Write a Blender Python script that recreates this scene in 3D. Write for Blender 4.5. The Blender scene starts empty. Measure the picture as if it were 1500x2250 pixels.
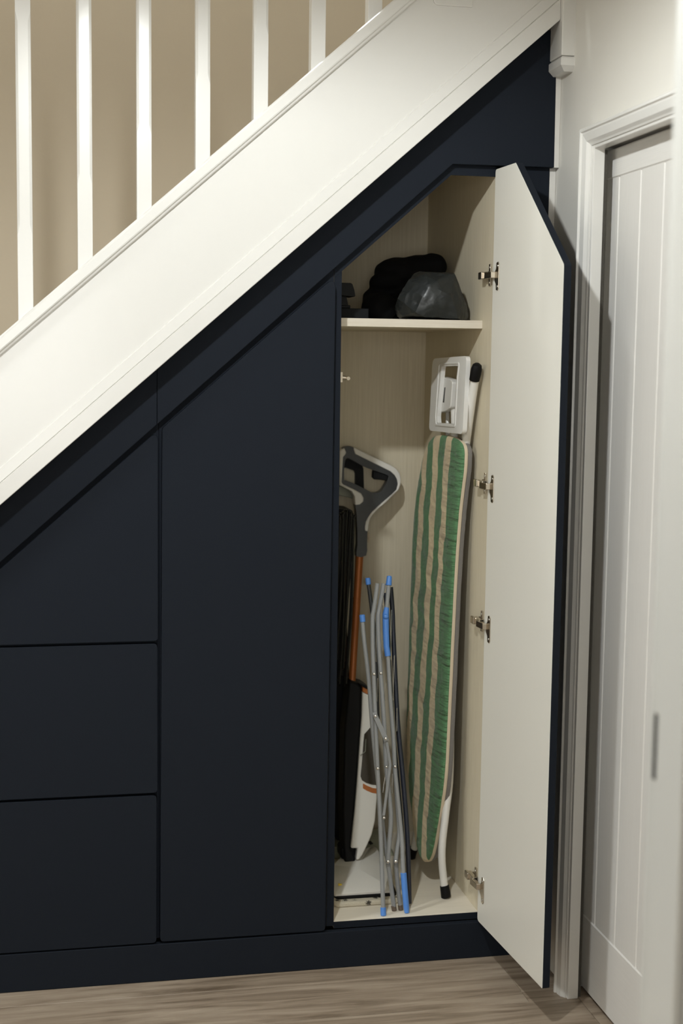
import bpy, bmesh, math, random
from mathutils import Vector, Matrix, noise

random.seed(7)
SC = bpy.context.scene
COL = SC.collection

# ------------------------------------------------------------------ camera
cam_d = bpy.data.cameras.new('camera')
cam = bpy.data.objects.new('camera', cam_d)
COL.objects.link(cam)
cam_d.sensor_fit = 'VERTICAL'
cam_d.sensor_height = 36.0
cam_d.sensor_width = 24.0
cam_d.lens = 49.43
cam_d.clip_start = 0.05
YAW, PITCH, ROLL = 0.2027859, 0.10673561, 0.01292815
f_ = Vector((math.sin(YAW) * math.cos(PITCH), math.cos(YAW) * math.cos(PITCH), -math.sin(PITCH)))
r_ = Vector((math.cos(YAW), -math.sin(YAW), 0.0))
u_ = r_.cross(f_)
r2 = math.cos(ROLL) * r_ + math.sin(ROLL) * u_
u2 = -math.sin(ROLL) * r_ + math.cos(ROLL) * u_
m3 = Matrix((r2, u2, -f_)).transposed()
cam.matrix_world = Matrix.Translation((0.0, -3.25, 1.4835)) @ m3.to_4x4()
cam_d.dof.use_dof = True
cam_d.dof.focus_distance = 3.35
cam_d.dof.aperture_fstop = 2.6
SC.camera = cam

# ------------------------------------------------------------------ light
world = bpy.data.worlds.new('room_air')
SC.world = world
world.use_nodes = True
world.node_tree.nodes['Background'].inputs[0].default_value = (1.0, 0.93, 0.82, 1)
world.node_tree.nodes['Background'].inputs[1].default_value = 0.05


def spot(name, loc, power, size, blend, radius, colour=(1.0, 0.90, 0.76)):
    d = bpy.data.lights.new(name, 'SPOT')
    d.energy = power
    d.color = colour
    d.spot_size = math.radians(size)
    d.spot_blend = blend
    d.shadow_soft_size = radius
    o = bpy.data.objects.new(name, d)
    o.location = loc
    COL.objects.link(o)
    return o


WARM = (0.965, 1.0, 0.995)
spot('downlight_hall', (0.17, -1.22, 2.385), 70, 179, 0.30, 0.035, WARM)
spot('downlight_hall_far', (-2.0, -1.0, 2.385), 200, 172, 0.6, 0.2, WARM)
spot('downlight_stairwell', (-0.4, 0.50, 4.5), 100, 165, 0.4, 0.08, WARM)
# unseen fill light, added behind the camera to lift the cupboard interior
fill_d = bpy.data.lights.new('rear_fill', 'AREA')
fill_d.shape = 'RECTANGLE'
fill_d.size, fill_d.size_y = 1.3, 1.1
fill_d.energy = 19
fill_d.color = (1.0, 1.0, 0.97)
fill_o = bpy.data.objects.new('rear_fill', fill_d)
fill_o.location = (-0.4, -4.55, 1.45)
fill_o.rotation_euler = (math.radians(90), 0, 0)
COL.objects.link(fill_o)

SC.view_settings.view_transform = 'Standard'
SC.view_settings.look = 'None'
SC.view_settings.exposure = 0.2
SC.view_settings.gamma = 1.0
SC.view_settings.use_curve_mapping = False
SC.cycles.use_denoising = True
SC.cycles.max_bounces = 10
SC.cycles.diffuse_bounces = 6
SC.cycles.caustics_reflective = False
SC.cycles.caustics_refractive = False


# ------------------------------------------------------------------ materials
def new_mat(name):
    m = bpy.data.materials.new(name)
    m.use_nodes = True
    return m, m.node_tree.nodes, m.node_tree.links, m.node_tree.nodes['Principled BSDF']


def plain(name, col, rough=0.5, metal=0.0, bump=0.0, bscale=60.0, coat=0.0, spec=0.5, var=0.0, sheen=0.0):
    m, n, l, b = new_mat(name)
    b.inputs['Base Color'].default_value = (*col, 1)
    b.inputs['Roughness'].default_value = rough
    b.inputs['Metallic'].default_value = metal
    b.inputs['Specular IOR Level'].default_value = spec
    b.inputs['Coat Weight'].default_value = coat
    b.inputs['Sheen Weight'].default_value = sheen
    if bump or var:
        tc = n.new('ShaderNodeTexCoord')
        nz = n.new('ShaderNodeTexNoise')
        nz.inputs['Scale'].default_value = bscale
        nz.inputs['Detail'].default_value = 5
        l.new(tc.outputs['Object'], nz.inputs['Vector'])
        if bump:
            bp = n.new('ShaderNodeBump')
            bp.inputs['Strength'].default_value = bump
            bp.inputs['Distance'].default_value = 0.002
            l.new(nz.outputs['Fac'], bp.inputs['Height'])
            l.new(bp.outputs['Normal'], b.inputs['Normal'])
        if var:
            mx = n.new('ShaderNodeMix')
            mx.data_type = 'RGBA'
            mx.inputs[6].default_value = (*[c * (1 - var) for c in col], 1)
            mx.inputs[7].default_value = (*[min(1, c * (1 + var)) for c in col], 1)
            l.new(nz.outputs['Fac'], mx.inputs[0])
            l.new(mx.outputs[2], b.inputs['Base Color'])
    return m


def grain(name, c1, c2, scale, rough=0.5, bump=0.1, detail=4, vec='Object', lo=0.3, hi=0.7):
    """streaky grain: noise squeezed along one axis by `scale`"""
    m, n, l, b = new_mat(name)
    tc = n.new('ShaderNodeTexCoord')
    mp = n.new('ShaderNodeMapping')
    mp.inputs['Scale'].default_value = scale
    nz = n.new('ShaderNodeTexNoise')
    nz.inputs['Scale'].default_value = 1.0
    nz.inputs['Detail'].default_value = detail
    nz.inputs['Roughness'].default_value = 0.6
    cr = n.new('ShaderNodeValToRGB')
    cr.color_ramp.elements[0].position = lo
    cr.color_ramp.elements[1].position = hi
    cr.color_ramp.elements[0].color = (*c1, 1)
    cr.color_ramp.elements[1].color = (*c2, 1)
    l.new(tc.outputs[vec], mp.inputs['Vector'])
    l.new(mp.outputs[0], nz.inputs['Vector'])
    l.new(nz.outputs['Fac'], cr.inputs['Fac'])
    l.new(cr.outputs[0], b.inputs['Base Color'])
    bp = n.new('ShaderNodeBump')
    bp.inputs['Strength'].default_value = bump
    bp.inputs['Distance'].default_value = 0.001
    l.new(nz.outputs['Fac'], bp.inputs['Height'])
    l.new(bp.outputs['Normal'], b.inputs['Normal'])
    b.inputs['Roughness'].default_value = rough
    return m


M = {}
M['white_gloss'] = plain('white_gloss_paint', (0.70, 0.69, 0.66), 0.2, bump=0.05, bscale=45)
M['white_satin'] = plain('white_satin_paint', (0.74, 0.725, 0.68), 0.38, bump=0.05, bscale=60)
M['wall_white'] = plain('white_emulsion', (0.70, 0.68, 0.63), 0.75, bump=0.12, bscale=140)
M['wall_beige'] = plain('beige_emulsion', (0.45, 0.385, 0.295), 0.75, bump=0.12, bscale=140)
M['navy'] = plain('navy_painted_board', (0.0145, 0.0178, 0.0245), 0.6, spec=0.04, bump=0.08, bscale=260, var=0.06)
M['navy_edge'] = M['navy']
M['door_inner'] = plain('pale_grey_board', (0.765, 0.75, 0.69), 0.42, bump=0.04, bscale=200)
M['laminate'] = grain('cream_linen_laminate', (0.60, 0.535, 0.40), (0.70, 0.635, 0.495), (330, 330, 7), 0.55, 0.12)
M['laminate_floor'] = grain('cream_laminate_floor', (0.73, 0.67, 0.56), (0.80, 0.74, 0.63), (9, 330, 330), 0.5, 0.08)
M['shelf_edge'] = grain('shelf_edge_band', (0.62, 0.56, 0.46), (0.70, 0.65, 0.56), (9, 300, 330), 0.5, 0.06)
M['door_grain'] = grain('white_grained_door', (0.73, 0.715, 0.685), (0.77, 0.755, 0.725), (300, 420, 8), 0.42, 0.18)
M['door_grain_h'] = grain('white_grained_rail', (0.73, 0.715, 0.685), (0.77, 0.755, 0.725), (300, 8, 420), 0.42, 0.18)
M['black_plastic'] = plain('black_plastic', (0.006, 0.006, 0.0065), 0.45, spec=0.16)
M['dark_plastic'] = plain('charcoal_plastic', (0.030, 0.032, 0.034), 0.32, bump=0.05, bscale=500)
M['cable'] = plain('black_rubber_cable', (0.008, 0.008, 0.008), 0.28)
M['white_plastic'] = plain('white_plastic', (0.72, 0.70, 0.655), 0.3)
M['rest_plastic'] = plain('white_moulded_plastic', (0.74, 0.735, 0.715), 0.33)
M['orange'] = plain('copper_orange_metal', (0.42, 0.13, 0.03), 0.38, metal=0.25)
M['tank'] = plain('smoked_tank', (0.035, 0.028, 0.018), 0.12)
M['grey_tube'] = plain('grey_coated_tube', (0.27, 0.28, 0.285), 0.32)
M['shaded_tube'] = plain('shaded_grey_tube', (0.012, 0.016, 0.03), 0.35)  # grey airer tubing at the rear, its shade put into the colour
M['blue'] = plain('blue_plastic', (0.085, 0.25, 0.68), 0.38)
M['steel'] = plain('polished_rivet', (0.75, 0.74, 0.72), 0.22, metal=1.0)
M['nickel'] = plain('nickel_plated_steel', (0.62, 0.56, 0.47), 0.24, metal=1.0)
M['tube_white'] = plain('white_enamel_tube', (0.76, 0.75, 0.72), 0.18)
M['felt'] = plain('grey_felt', (0.20, 0.19, 0.18), 0.9, bump=0.5, bscale=300)
M['hem'] = plain('cream_cotton_hem', (0.66, 0.56, 0.42), 0.85, bump=0.25, bscale=420)
M['jacket'] = plain('black_cotton', (0.0035, 0.0035, 0.004), 0.85, spec=0.2, bump=0.3, bscale=40)
M['box_grey'] = plain('dark_grey_card', (0.009, 0.010, 0.011), 0.6, spec=0.12)
M['teal'] = plain('teal_tag', (0.05, 0.17, 0.16), 0.5)
M['seal'] = plain('grey_brush_seal', (0.06, 0.055, 0.045), 0.9, bump=0.5, bscale=500)
M['grey_collar'] = plain('pale_grey_plastic', (0.26, 0.27, 0.21), 0.4)
M['packet'] = plain('pale_green_film', (0.42, 0.44, 0.33), 0.3, var=0.25, bscale=25)
M['print'] = plain('black_print', (0.006, 0.006, 0.006), 0.5)
M['yellow'] = plain('yellow_sticker', (0.75, 0.55, 0.05), 0.5)
M['brown_cap'] = plain('worn_brown_cap', (0.13, 0.095, 0.07), 0.6)
M['jamb'] = plain('off_white_satin_jamb', (0.55, 0.55, 0.525), 0.35, bump=0.04, bscale=60)
M['filler'] = plain('white_caulk', (0.68, 0.66, 0.62), 0.6)


def mat_floor():
    m, n, l, b = new_mat('greige_oak_plank')
    tc = n.new('ShaderNodeTexCoord')
    oi = n.new('ShaderNodeObjectInfo')
    mp = n.new('ShaderNodeMapping')
    mp.inputs['Scale'].default_value = (2.2, 26, 26)
    add = n.new('ShaderNodeVectorMath')
    add.operation = 'ADD'
    sc = n.new('ShaderNodeVectorMath')
    sc.operation = 'SCALE'
    sc.inputs[3].default_value = 37.0
    cmb = n.new('ShaderNodeCombineXYZ')
    l.new(oi.outputs['Random'], cmb.inputs[0])
    l.new(oi.outputs['Random'], cmb.inputs[1])
    l.new(cmb.outputs[0], sc.inputs[0])
    l.new(tc.outputs['Object'], mp.inputs['Vector'])
    l.new(mp.outputs[0], add.inputs[0])
    l.new(sc.outputs[0], add.inputs[1])
    nz = n.new('ShaderNodeTexNoise')
    nz.inputs['Scale'].default_value = 1.0
    nz.inputs['Detail'].default_value = 8
    nz.inputs['Roughness'].default_value = 0.62
    nz.inputs['Distortion'].default_value = 0.9
    l.new(add.outputs[0], nz.inputs['Vector'])
    cr = n.new('ShaderNodeValToRGB')
    e = cr.color_ramp.elements
    e[0].position, e[0].color = 0.30, (0.155, 0.112, 0.074, 1)
    e[1].position, e[1].color = 0.70, (0.54, 0.445, 0.345, 1)
    k = e.new(0.48)
    k.color = (0.37, 0.29, 0.215, 1)
    l.new(nz.outputs['Fac'], cr.inputs['Fac'])
    # fine pores
    mp2 = n.new('ShaderNodeMapping')
    mp2.inputs['Scale'].default_value = (14, 420, 420)
    nz2 = n.new('ShaderNodeTexNoise')
    nz2.inputs['Scale'].default_value = 1.0
    nz2.inputs['Detail'].default_value = 3
    l.new(tc.outputs['Object'], mp2.inputs['Vector'])
    l.new(mp2.outputs[0], nz2.inputs['Vector'])
    mx = n.new('ShaderNodeMix')
    mx.data_type = 'RGBA'
    mx.blend_type = 'MULTIPLY'
    mx.inputs[0].default_value = 0.35
    l.new(cr.outputs[0], mx.inputs[6])
    l.new(nz2.outputs['Fac'], mx.inputs[7])
    l.new(mx.outputs[2], b.inputs['Base Color'])
    b.inputs['Roughness'].default_value = 0.42
    bp = n.new('ShaderNodeBump')
    bp.inputs['Strength'].default_value = 0.12
    bp.inputs['Distance'].default_value = 0.001
    l.new(nz2.outputs['Fac'], bp.inputs['Height'])
    l.new(bp.outputs['Normal'], b.inputs['Normal'])
    return m


M['floor'] = mat_floor()


def mat_stripes():
    m, n, l, b = new_mat('green_cream_striped_cotton')
    tc = n.new('ShaderNodeTexCoord')
    sep = n.new('ShaderNodeSeparateXYZ')
    l.new(tc.outputs['Object'], sep.inputs[0])
    # wavering of the woven stripe along the board
    mp = n.new('ShaderNodeMapping')
    mp.inputs['Scale'].default_value = (9, 1, 16)
    nz = n.new('ShaderNodeTexNoise')
    nz.inputs['Scale'].default_value = 1.0
    nz.inputs['Detail'].default_value = 3
    l.new(tc.outputs['Object'], mp.inputs['Vector'])
    l.new(mp.outputs[0], nz.inputs['Vector'])
    w = n.new('ShaderNodeMath')
    w.operation = 'MULTIPLY_ADD'
    w.inputs[1].default_value = 0.040
    w.inputs[2].default_value = -0.020
    l.new(nz.outputs['Fac'], w.inputs[0])
    a = n.new('ShaderNodeMath')
    a.operation = 'ADD'
    sk = n.new('ShaderNodeMath')       # the cloth is drawn slightly askew
    sk.operation = 'MULTIPLY_ADD'
    sk.inputs[1].default_value = 0.023
    sk.inputs[2].default_value = -0.015
    l.new(sep.outputs['Z'], sk.inputs[0])
    a0 = n.new('ShaderNodeMath')
    a0.operation = 'ADD'
    l.new(sep.outputs['X'], a0.inputs[0])
    l.new(sk.outputs[0], a0.inputs[1])
    l.new(a0.outputs[0], a.inputs[0])
    l.new(w.outputs[0], a.inputs[1])
    s = n.new('ShaderNodeMath')
    s.operation = 'MULTIPLY_ADD'
    s.inputs[1].default_value = 1 / 0.4
    s.inputs[2].default_value = 0.125
    l.new(a.outputs[0], s.inputs[0])
    cr = n.new('ShaderNodeValToRGB')
    cr.color_ramp.interpolation = 'CONSTANT'
    green, cream = (0.088, 0.215, 0.096, 1), (0.71, 0.585, 0.385, 1)
    edges = [(-0.05, green), (0.0665, cream), (0.104, green), (0.1425, cream), (0.183, green), (0.227, cream), (0.264, green)]
    el = cr.color_ramp.elements
    el[0].position, el[0].color = 0.0, green
    el[1].position, el[1].color = edges[1][0] / 0.4 + 0.125, cream
    for u, c in edges[2:]:
        k = el.new(u / 0.4 + 0.125)
        k.color = c
    l.new(s.outputs[0], cr.inputs['Fac'])
    l.new(cr.outputs[0], b.inputs['Base Color'])
    b.inputs['Roughness'].default_value = 0.8
    b.inputs['Sheen Weight'].default_value = 0.15
    # puckers run across the near edge, soft quilting waves elsewhere
    mp2 = n.new('ShaderNodeMapping')
    mp2.inputs['Scale'].default_value = (10, 1, 75)
    mp2.inputs['Rotation'].default_value = (0, 0.35, 0)
    nz2 = n.new('ShaderNodeTexNoise')
    nz2.inputs['Scale'].default_value = 1.0
    nz2.inputs['Detail'].default_value = 4
    l.new(tc.outputs['Object'], mp2.inputs['Vector'])
    l.new(mp2.outputs[0], nz2.inputs['Vector'])
    ed = n.new('ShaderNodeMapRange')
    ed.inputs['From Min'].default_value = 0.10
    ed.inputs['From Max'].default_value = 0.01
    ed.inputs['To Min'].default_value = 0.10
    ed.inputs['To Max'].default_value = 1.0
    l.new(sep.outputs['X'], ed.inputs['Value'])
    mul = n.new('ShaderNodeMath')
    mul.operation = 'MULTIPLY'
    l.new(nz2.outputs['Fac'], mul.inputs[0])
    l.new(ed.outputs[0], mul.inputs[1])
    ad2 = n.new('ShaderNodeMath')
    ad2.operation = 'MULTIPLY_ADD'
    ad2.inputs[1].default_value = 1.2
    l.new(nz.outputs['Fac'], ad2.inputs[0])
    l.new(mul.outputs[0], ad2.inputs[2])
    bp = n.new('ShaderNodeBump')
    bp.inputs['Strength'].default_value = 1.0
    bp.inputs['Distance'].default_value = 0.016
    l.new(ad2.outputs[0], bp.inputs['Height'])
    l.new(bp.outputs['Normal'], b.inputs['Normal'])
    return m


M['stripes'] = mat_stripes()


def mat_nylon():
    m, n, l, b = new_mat('dark_grey_nylon')
    b.inputs['Base Color'].default_value = (0.016, 0.019, 0.0195, 1)
    b.inputs['Roughness'].default_value = 0.36
    tc = n.new('ShaderNodeTexCoord')
    vo = n.new('ShaderNodeTexVoronoi')
    vo.feature = 'F1'
    vo.inputs['Scale'].default_value = 22
    nz = n.new('ShaderNodeTexNoise')
    nz.inputs['Scale'].default_value = 30
    l.new(tc.outputs['Object'], vo.inputs['Vector'])
    l.new(tc.outputs['Object'], nz.inputs['Vector'])
    ad = n.new('ShaderNodeMath')
    ad.operation = 'MULTIPLY_ADD'
    ad.inputs[1].default_value = 0.5
    l.new(nz.outputs['Fac'], ad.inputs[0])
    l.new(vo.outputs['Distance'], ad.inputs[2])
    bp = n.new('ShaderNodeBump')
    bp.inputs['Strength'].default_value = 0.55
    bp.inputs['Distance'].default_value = 0.012
    l.new(ad.outputs[0], bp.inputs['Height'])
    l.new(bp.outputs['Normal'], b.inputs['Normal'])
    return m


M['nylon'] = mat_nylon()


def mat_pad():
    m, n, l, b = new_mat('patterned_mop_cloth')
    tc = n.new('ShaderNodeTexCoord')
    vo = n.new('ShaderNodeTexVoronoi')
    vo.inputs['Scale'].default_value = 40
    l.new(tc.outputs['Object'], vo.inputs['Vector'])
    nz = n.new('ShaderNodeTexNoise')
    nz.inputs['Scale'].default_value = 420
    l.new(tc.outputs['Object'], nz.inputs['Vector'])
    ad = n.new('ShaderNodeMath')
    ad.operation = 'MULTIPLY_ADD'
    ad.inputs[1].default_value = 0.7
    l.new(nz.outputs['Fac'], ad.inputs[0])
    l.new(vo.outputs['Distance'], ad.inputs[2])
    cr = n.new('ShaderNodeValToRGB')
    e = cr.color_ramp.elements
    e[0].position, e[0].color = 0.53, (0.05, 0.045, 0.035, 1)
    e[1].position, e[1].color = 0.66, (0.62, 0.57, 0.46, 1)
    l.new(ad.outputs[0], cr.inputs['Fac'])
    l.new(cr.outputs[0], b.inputs['Base Color'])
    b.inputs['Roughness'].default_value = 0.95
    bp = n.new('ShaderNodeBump')
    bp.inputs['Strength'].default_value = 0.8
    bp.inputs['Distance'].default_value = 0.003
    l.new(nz.outputs['Fac'], bp.inputs['Height'])
    l.new(bp.outputs['Normal'], b.inputs['Normal'])
    return m


M['pad'] = mat_pad()

# ------------------------------------------------------------------ builders
ROOT = {}      # object name -> world position of its local origin


def tag(o, label=None, cat=None, group=None, kind=None):
    if label:
        o['label'] = label
    if cat:
        o['category'] = cat
    if group:
        o['group'] = group
    if kind:
        o['kind'] = kind
    return o


def thing(name, loc, label=None, cat=None, group=None, kind=None):
    o = bpy.data.objects.new(name, None)
    o.empty_display_size = 0.05
    o.location = loc
    COL.objects.link(o)
    ROOT[o.name] = Vector(loc)
    return tag(o, label, cat, group, kind)


def emit(name, bm, mat, parent=None, bevel=0.0, seg=2, smooth=False, weld=False, origin=None, local=False, sharp=35.0):
    """link a bmesh (world coordinates unless local) as one mesh object"""
    if weld:
        bmesh.ops.remove_doubles(bm, verts=bm.verts, dist=1e-5)
    bmesh.ops.recalc_face_normals(bm, faces=bm.faces)
    if local:
        o0 = Vector((0, 0, 0))
    elif parent is not None:
        o0 = ROOT[parent.name]
    else:
        o0 = Vector(origin) if origin is not None else Vector((0, 0, 0))
    if not local:
        for v in bm.verts:
            v.co -= o0
    me = bpy.data.meshes.new(name)
    bm.to_mesh(me)
    bm.free()
    o = bpy.data.objects.new(name, me)
    for mm in (mat if isinstance(mat, (list, tuple)) else [mat]):
        me.materials.append(M[mm])
    COL.objects.link(o)
    if parent is not None:
        o.parent = parent
        ROOT[o.name] = o0
    else:
        o.location = o0
        ROOT[o.name] = o0
    if smooth:
        for p in me.polygons:
            p.use_smooth = True
        try:
            me.set_sharp_from_angle(angle=math.radians(sharp))
        except Exception:
            pass
    if bevel:
        md = o.modifiers.new('edge', 'BEVEL')
        md.width = bevel
        md.segments = seg
        md.limit_method = 'ANGLE'
        md.angle_limit = math.radians(40)
        md.harden_normals = False
    return o


def bm_box(bm, x0, x1, y0, y1, z0, z1):
    vs = [bm.verts.new(p) for p in ((x0, y0, z0), (x1, y0, z0), (x1, y1, z0), (x0, y1, z0),
                                    (x0, y0, z1), (x1, y0, z1), (x1, y1, z1), (x0, y1, z1))]
    for f in ((0, 3, 2, 1), (4, 5, 6, 7), (0, 1, 5, 4), (1, 2, 6, 5), (2, 3, 7, 6), (3, 0, 4, 7)):
        bm.faces.new([vs[i] for i in f])
    return vs


def box(name, x0, x1, y0, y1, z0, z1, mat, parent=None, bevel=0.0, origin=None, seg=2):
    bm = bmesh.new()
    bm_box(bm, x0, x1, y0, y1, z0, z1)
    return emit(name, bm, mat, parent, bevel, seg, origin=origin)


def rounded(poly, r, n=5):
    """round the corners of a closed polygon; r is one radius or one per corner"""
    out = []
    N = len(poly)
    for i, p in enumerate(poly):
        ri = r[i] if isinstance(r, (list, tuple)) else r
        p = Vector(p)
        a = Vector(poly[i - 1]) - p
        b = Vector(poly[(i + 1) % N]) - p
        if ri <= 0:
            out.append(tuple(p))
            continue
        ang = a.angle(b)
        t = min(ri / max(math.tan(ang / 2), 1e-4), a.length * 0.49, b.length * 0.49)
        p0, p1 = p + a.normalized() * t, p + b.normalized() * t
        for k in range(n + 1):
            s = k / n
            out.append(tuple(p0 * (1 - s) ** 2 + p * 2 * s * (1 - s) + p1 * s * s))
    return out


def smooth_loop(pts, n=4, closed=True):
    """Catmull-Rom through points of any dimension"""
    P = [Vector(p) for p in pts]
    N = len(P)
    out = []
    rng = range(N) if closed else range(N - 1)
    for i in rng:
        if closed:
            p0, p1, p2, p3 = P[i - 1], P[i], P[(i + 1) % N], P[(i + 2) % N]
        else:
            p0, p1, p2, p3 = P[max(i - 1, 0)], P[i], P[i + 1], P[min(i + 2, N - 1)]
        for k in range(n):
            t = k / n
            out.append(0.5 * ((2 * p1) + (p2 - p0) * t + (2 * p0 - 5 * p1 + 4 * p2 - p3) * t * t + (3 * p1 - p0 - 3 * p2 + p3) * t ** 3))
    if not closed:
        out.append(P[-1])
    return out


def bm_prism(bm, poly, holes, put, a0, a1, mat_front=0, mat_rest=0):
    """extrude polygon (2D, optional holes); put(u,v,a) -> 3D point"""
    loops = [poly] + list(holes)
    rings0, rings1 = [], []
    for lp in loops:
        rings0.append([bm.verts.new(put(p[0], p[1], a0)) for p in lp])
        rings1.append([bm.verts.new(put(p[0], p[1], a1)) for p in lp])
    for r0, r1 in zip(rings0, rings1):
        for i in range(len(r0)):
            j = (i + 1) % len(r0)
            f = bm.faces.new((r0[i], r0[j], r1[j], r1[i]))
            f.material_index = mat_rest
    for rings, mi in ((rings0, mat_front), (rings1, mat_rest)):
        if len(rings) == 1:
            f = bm.faces.new(rings[0])
            f.material_index = mi
        else:
            ed = []
            for r in rings:
                for i in range(len(r)):
                    e = bm.edges.get((r[i], r[(i + 1) % len(r)]))
                    ed.append(e)
            res = bmesh.ops.triangle_fill(bm, use_beauty=True, use_dissolve=False, edges=ed)
            for g in res['geom']:
                if isinstance(g, bmesh.types.BMFace):
                    g.material_index = mi


XZ = lambda u, v, a: (u, a, v)      # profile in x,z; thickness along y
YZ = lambda u, v, a: (a, u, v)      # profile in y,z; thickness along x
XY = lambda u, v, a: (u, v, a)


def prism(name, poly, a0, a1, mat, parent=None, holes=(), put=XZ, bevel=0.0, seg=2, smooth=False, origin=None, local=False):
    bm = bmesh.new()
    bm_prism(bm, poly, holes, put, a0, a1)
    return emit(name, bm, mat, parent, bevel, seg, smooth, origin=origin, local=local)


def bm_tube(bm, pts, r, n=10, cap=True, closed=False):
    P = [Vector(p) for p in pts]
    N = len(P)
    T = []
    for i in range(N):
        if closed:
            t = P[(i + 1) % N] - P[i - 1]
        else:
            t = P[min(i + 1, N - 1)] - P[max(i - 1, 0)]
        T.append(t.normalized())
    ref = Vector((0, 1, 0)) if abs(T[0].y) < 0.9 else Vector((1, 0, 0))
    nrm = (ref - T[0] * ref.dot(T[0])).normalized()
    rings = []
    for i in range(N):
        nrm = (nrm - T[i] * nrm.dot(T[i])).normalized()
        bn = T[i].cross(nrm)
        ri = r[i] if isinstance(r, (list, tuple)) else r
        rings.append([bm.verts.new(P[i] + (nrm * math.cos(2 * math.pi * k / n) + bn * math.sin(2 * math.pi * k / n)) * ri) for k in range(n)])
    M_ = N if closed else N - 1
    for i in range(M_):
        a, b = rings[i], rings[(i + 1) % N]
        for k in range(n):
            bm.faces.new((a[k], a[(k + 1) % n], b[(k + 1) % n], b[k]))
    if cap and not closed:
        bm.faces.new(rings[0][::-1])
        bm.faces.new(rings[-1])


def tube(name, pts, r, mat, parent=None, n=12, curve=0, bevel=0.0, origin=None, local=False):
    if curve:
        pts = smooth_loop(pts, curve, closed=False)
    bm = bmesh.new()
    bm_tube(bm, pts, r, n)
    return emit(name, bm, mat, parent, bevel, 2, smooth=True, origin=origin, local=local)


def bm_dome(bm, c, axis, r, h, n=12, rings=4):
    """rivet head: a dome on a disc"""
    axis = Vector(axis).normalized()
    ref = Vector((0, 0, 1)) if abs(axis.z) < 0.9 else Vector((1, 0, 0))
    a = (ref - axis * ref.dot(axis)).normalized()
    b = axis.cross(a)
    c = Vector(c)
    prev = None
    for i in range(rings):
        t = i / rings * math.pi / 2
        rr, hh = r * math.cos(t), h * math.sin(t)
        ring = [bm.verts.new(c + axis * hh + (a * math.cos(2 * math.pi * k / n) + b * math.sin(2 * math.pi * k / n)) * rr) for k in range(n)]
        if prev:
            for k in range(n):
                bm.faces.new((prev[k], prev[(k + 1) % n], ring[(k + 1) % n], ring[k]))
        else:
            bm.faces.new(ring[::-1])
        prev = ring
    top = bm.verts.new(c + axis * h)
    for k in range(n):
        bm.faces.new((prev[k], prev[(k + 1) % n], top))


# ------------------------------------------------------------------ the setting
WX = 1.187          # face of the right-hand wall
fl = box('floor', -3.0, 1.8, -5.0, 1.05, -0.10, -0.003, 'floor')
tag(fl, kind='structure')
rows = 10
plank_w = 0.182
joint = [1.15, 1.078, 1.20, -0.42, -0.30, 1.02, 0.55, -0.05, 0.72, 0.25]
for r in range(rows):
    y1 = -0.075 - (r - 1) * plank_w
    y0 = y1 - plank_w
    y1c = min(y1, 0.04)
    xs = [-1.6]
    j = joint[r] - 1.5 * 2
    while j < 1.33:
        if j > -1.55:
            xs.append(j)
        j += 1.5
    xs.append(1.33)
    for i in range(len(xs) - 1):
        if xs[i + 1] - xs[i] < 0.02:
            continue
        box('plank', xs[i] + 0.0004, xs[i + 1] - 0.0004, y0 + 0.0004, y1c - 0.0004, -0.003, 0.0, 'floor', fl, bevel=0.0005, seg=1)

# right wall with the door opening in it
DY0, DY1, DZ = -0.262, -1.03, 1.965
bm = bmesh.new()
bm_box(bm, WX, 1.204, -0.235, 0.95, 0, 4.6)
bm_box(bm, 1.204, 1.32, -0.188, 0.95, 0, 4.6)
bm_box(bm, WX, 1.32, -1.62, -1.055, 0, 4.6)
bm_box(bm, WX, 1.204, -1.055, -0.235, DZ + 0.03, 4.6)
bm_box(bm, 1.204, 1.32, -1.055, -0.188, DZ + 0.03, 4.6)
tag(emit('wall_right', bm, 'wall_white'), kind='structure')
tag(box('wall_back', -3.0, 1.4, 0.95, 1.05, 0, 4.6, 'wall_beige'), kind='structure')
tag(box('wall_left', -2.6, -2.5, -4.6, 0.95, 0, 4.6, 'wall_white'), kind='structure')
tag(box('wall_rear', -2.5, 1.8, -4.7, -4.6, 0, 2.4, 'wall_white'), kind='structure')
tag(box('wall_room', 1.7, 1.8, -4.6, -1.745, 0, 2.4, 'wall_white'), kind='structure')
tag(box('ceiling', -2.5, 1.8, -4.6, -0.12, 2.4, 2.5, 'wall_white'), kind='structure')
tag(box('ceiling_stairwell', -2.5, 1.4, -0.12, 0.95, 4.6, 4.7, 'wall_white'), kind='structure')
tag(box('wall_landing', -2.5, 1.187, -0.15, -0.12, 2.5, 4.6, 'wall_white'), kind='structure')
tag(box('wall_front', 0.772, 1.8, -1.745, -1.625, 0, 2.4, 'wall_white'), kind='structure')

# near doorway lining (soft foreground on the right)
t2 = tag(thing('trim_2', (0.74, -1.685, 0)), kind='structure')
box('lining', 0.738, 0.772, -1.75, -1.62, 0, 2.398, 'jamb', t2, bevel=0.002)
box('door_stop', 0.725, 0.738, -1.745, -1.668, 0, 2.398, 'jamb', t2, bevel=0.004, seg=3)
box('strike_plate', 0.7365, 0.7385, -1.660, -1.634, 0.965, 1.05, 'nickel', t2, bevel=0.0005)

# architrave and lining round the white door
t1 = tag(thing('trim_1', (WX, -0.25, 0)), kind='structure')
prof = [(0.0, WX - 0.001), (0.0, 1.156), (0.003, 1.153), (0.008, 1.153), (0.010, 1.158), (0.014, 1.157), (0.030, 1.160),
        (0.036, 1.166), (0.040, 1.168), (0.040, WX - 0.001)]     # (distance from outer edge, x)
CY, CZ = -0.213, 2.004


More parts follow.
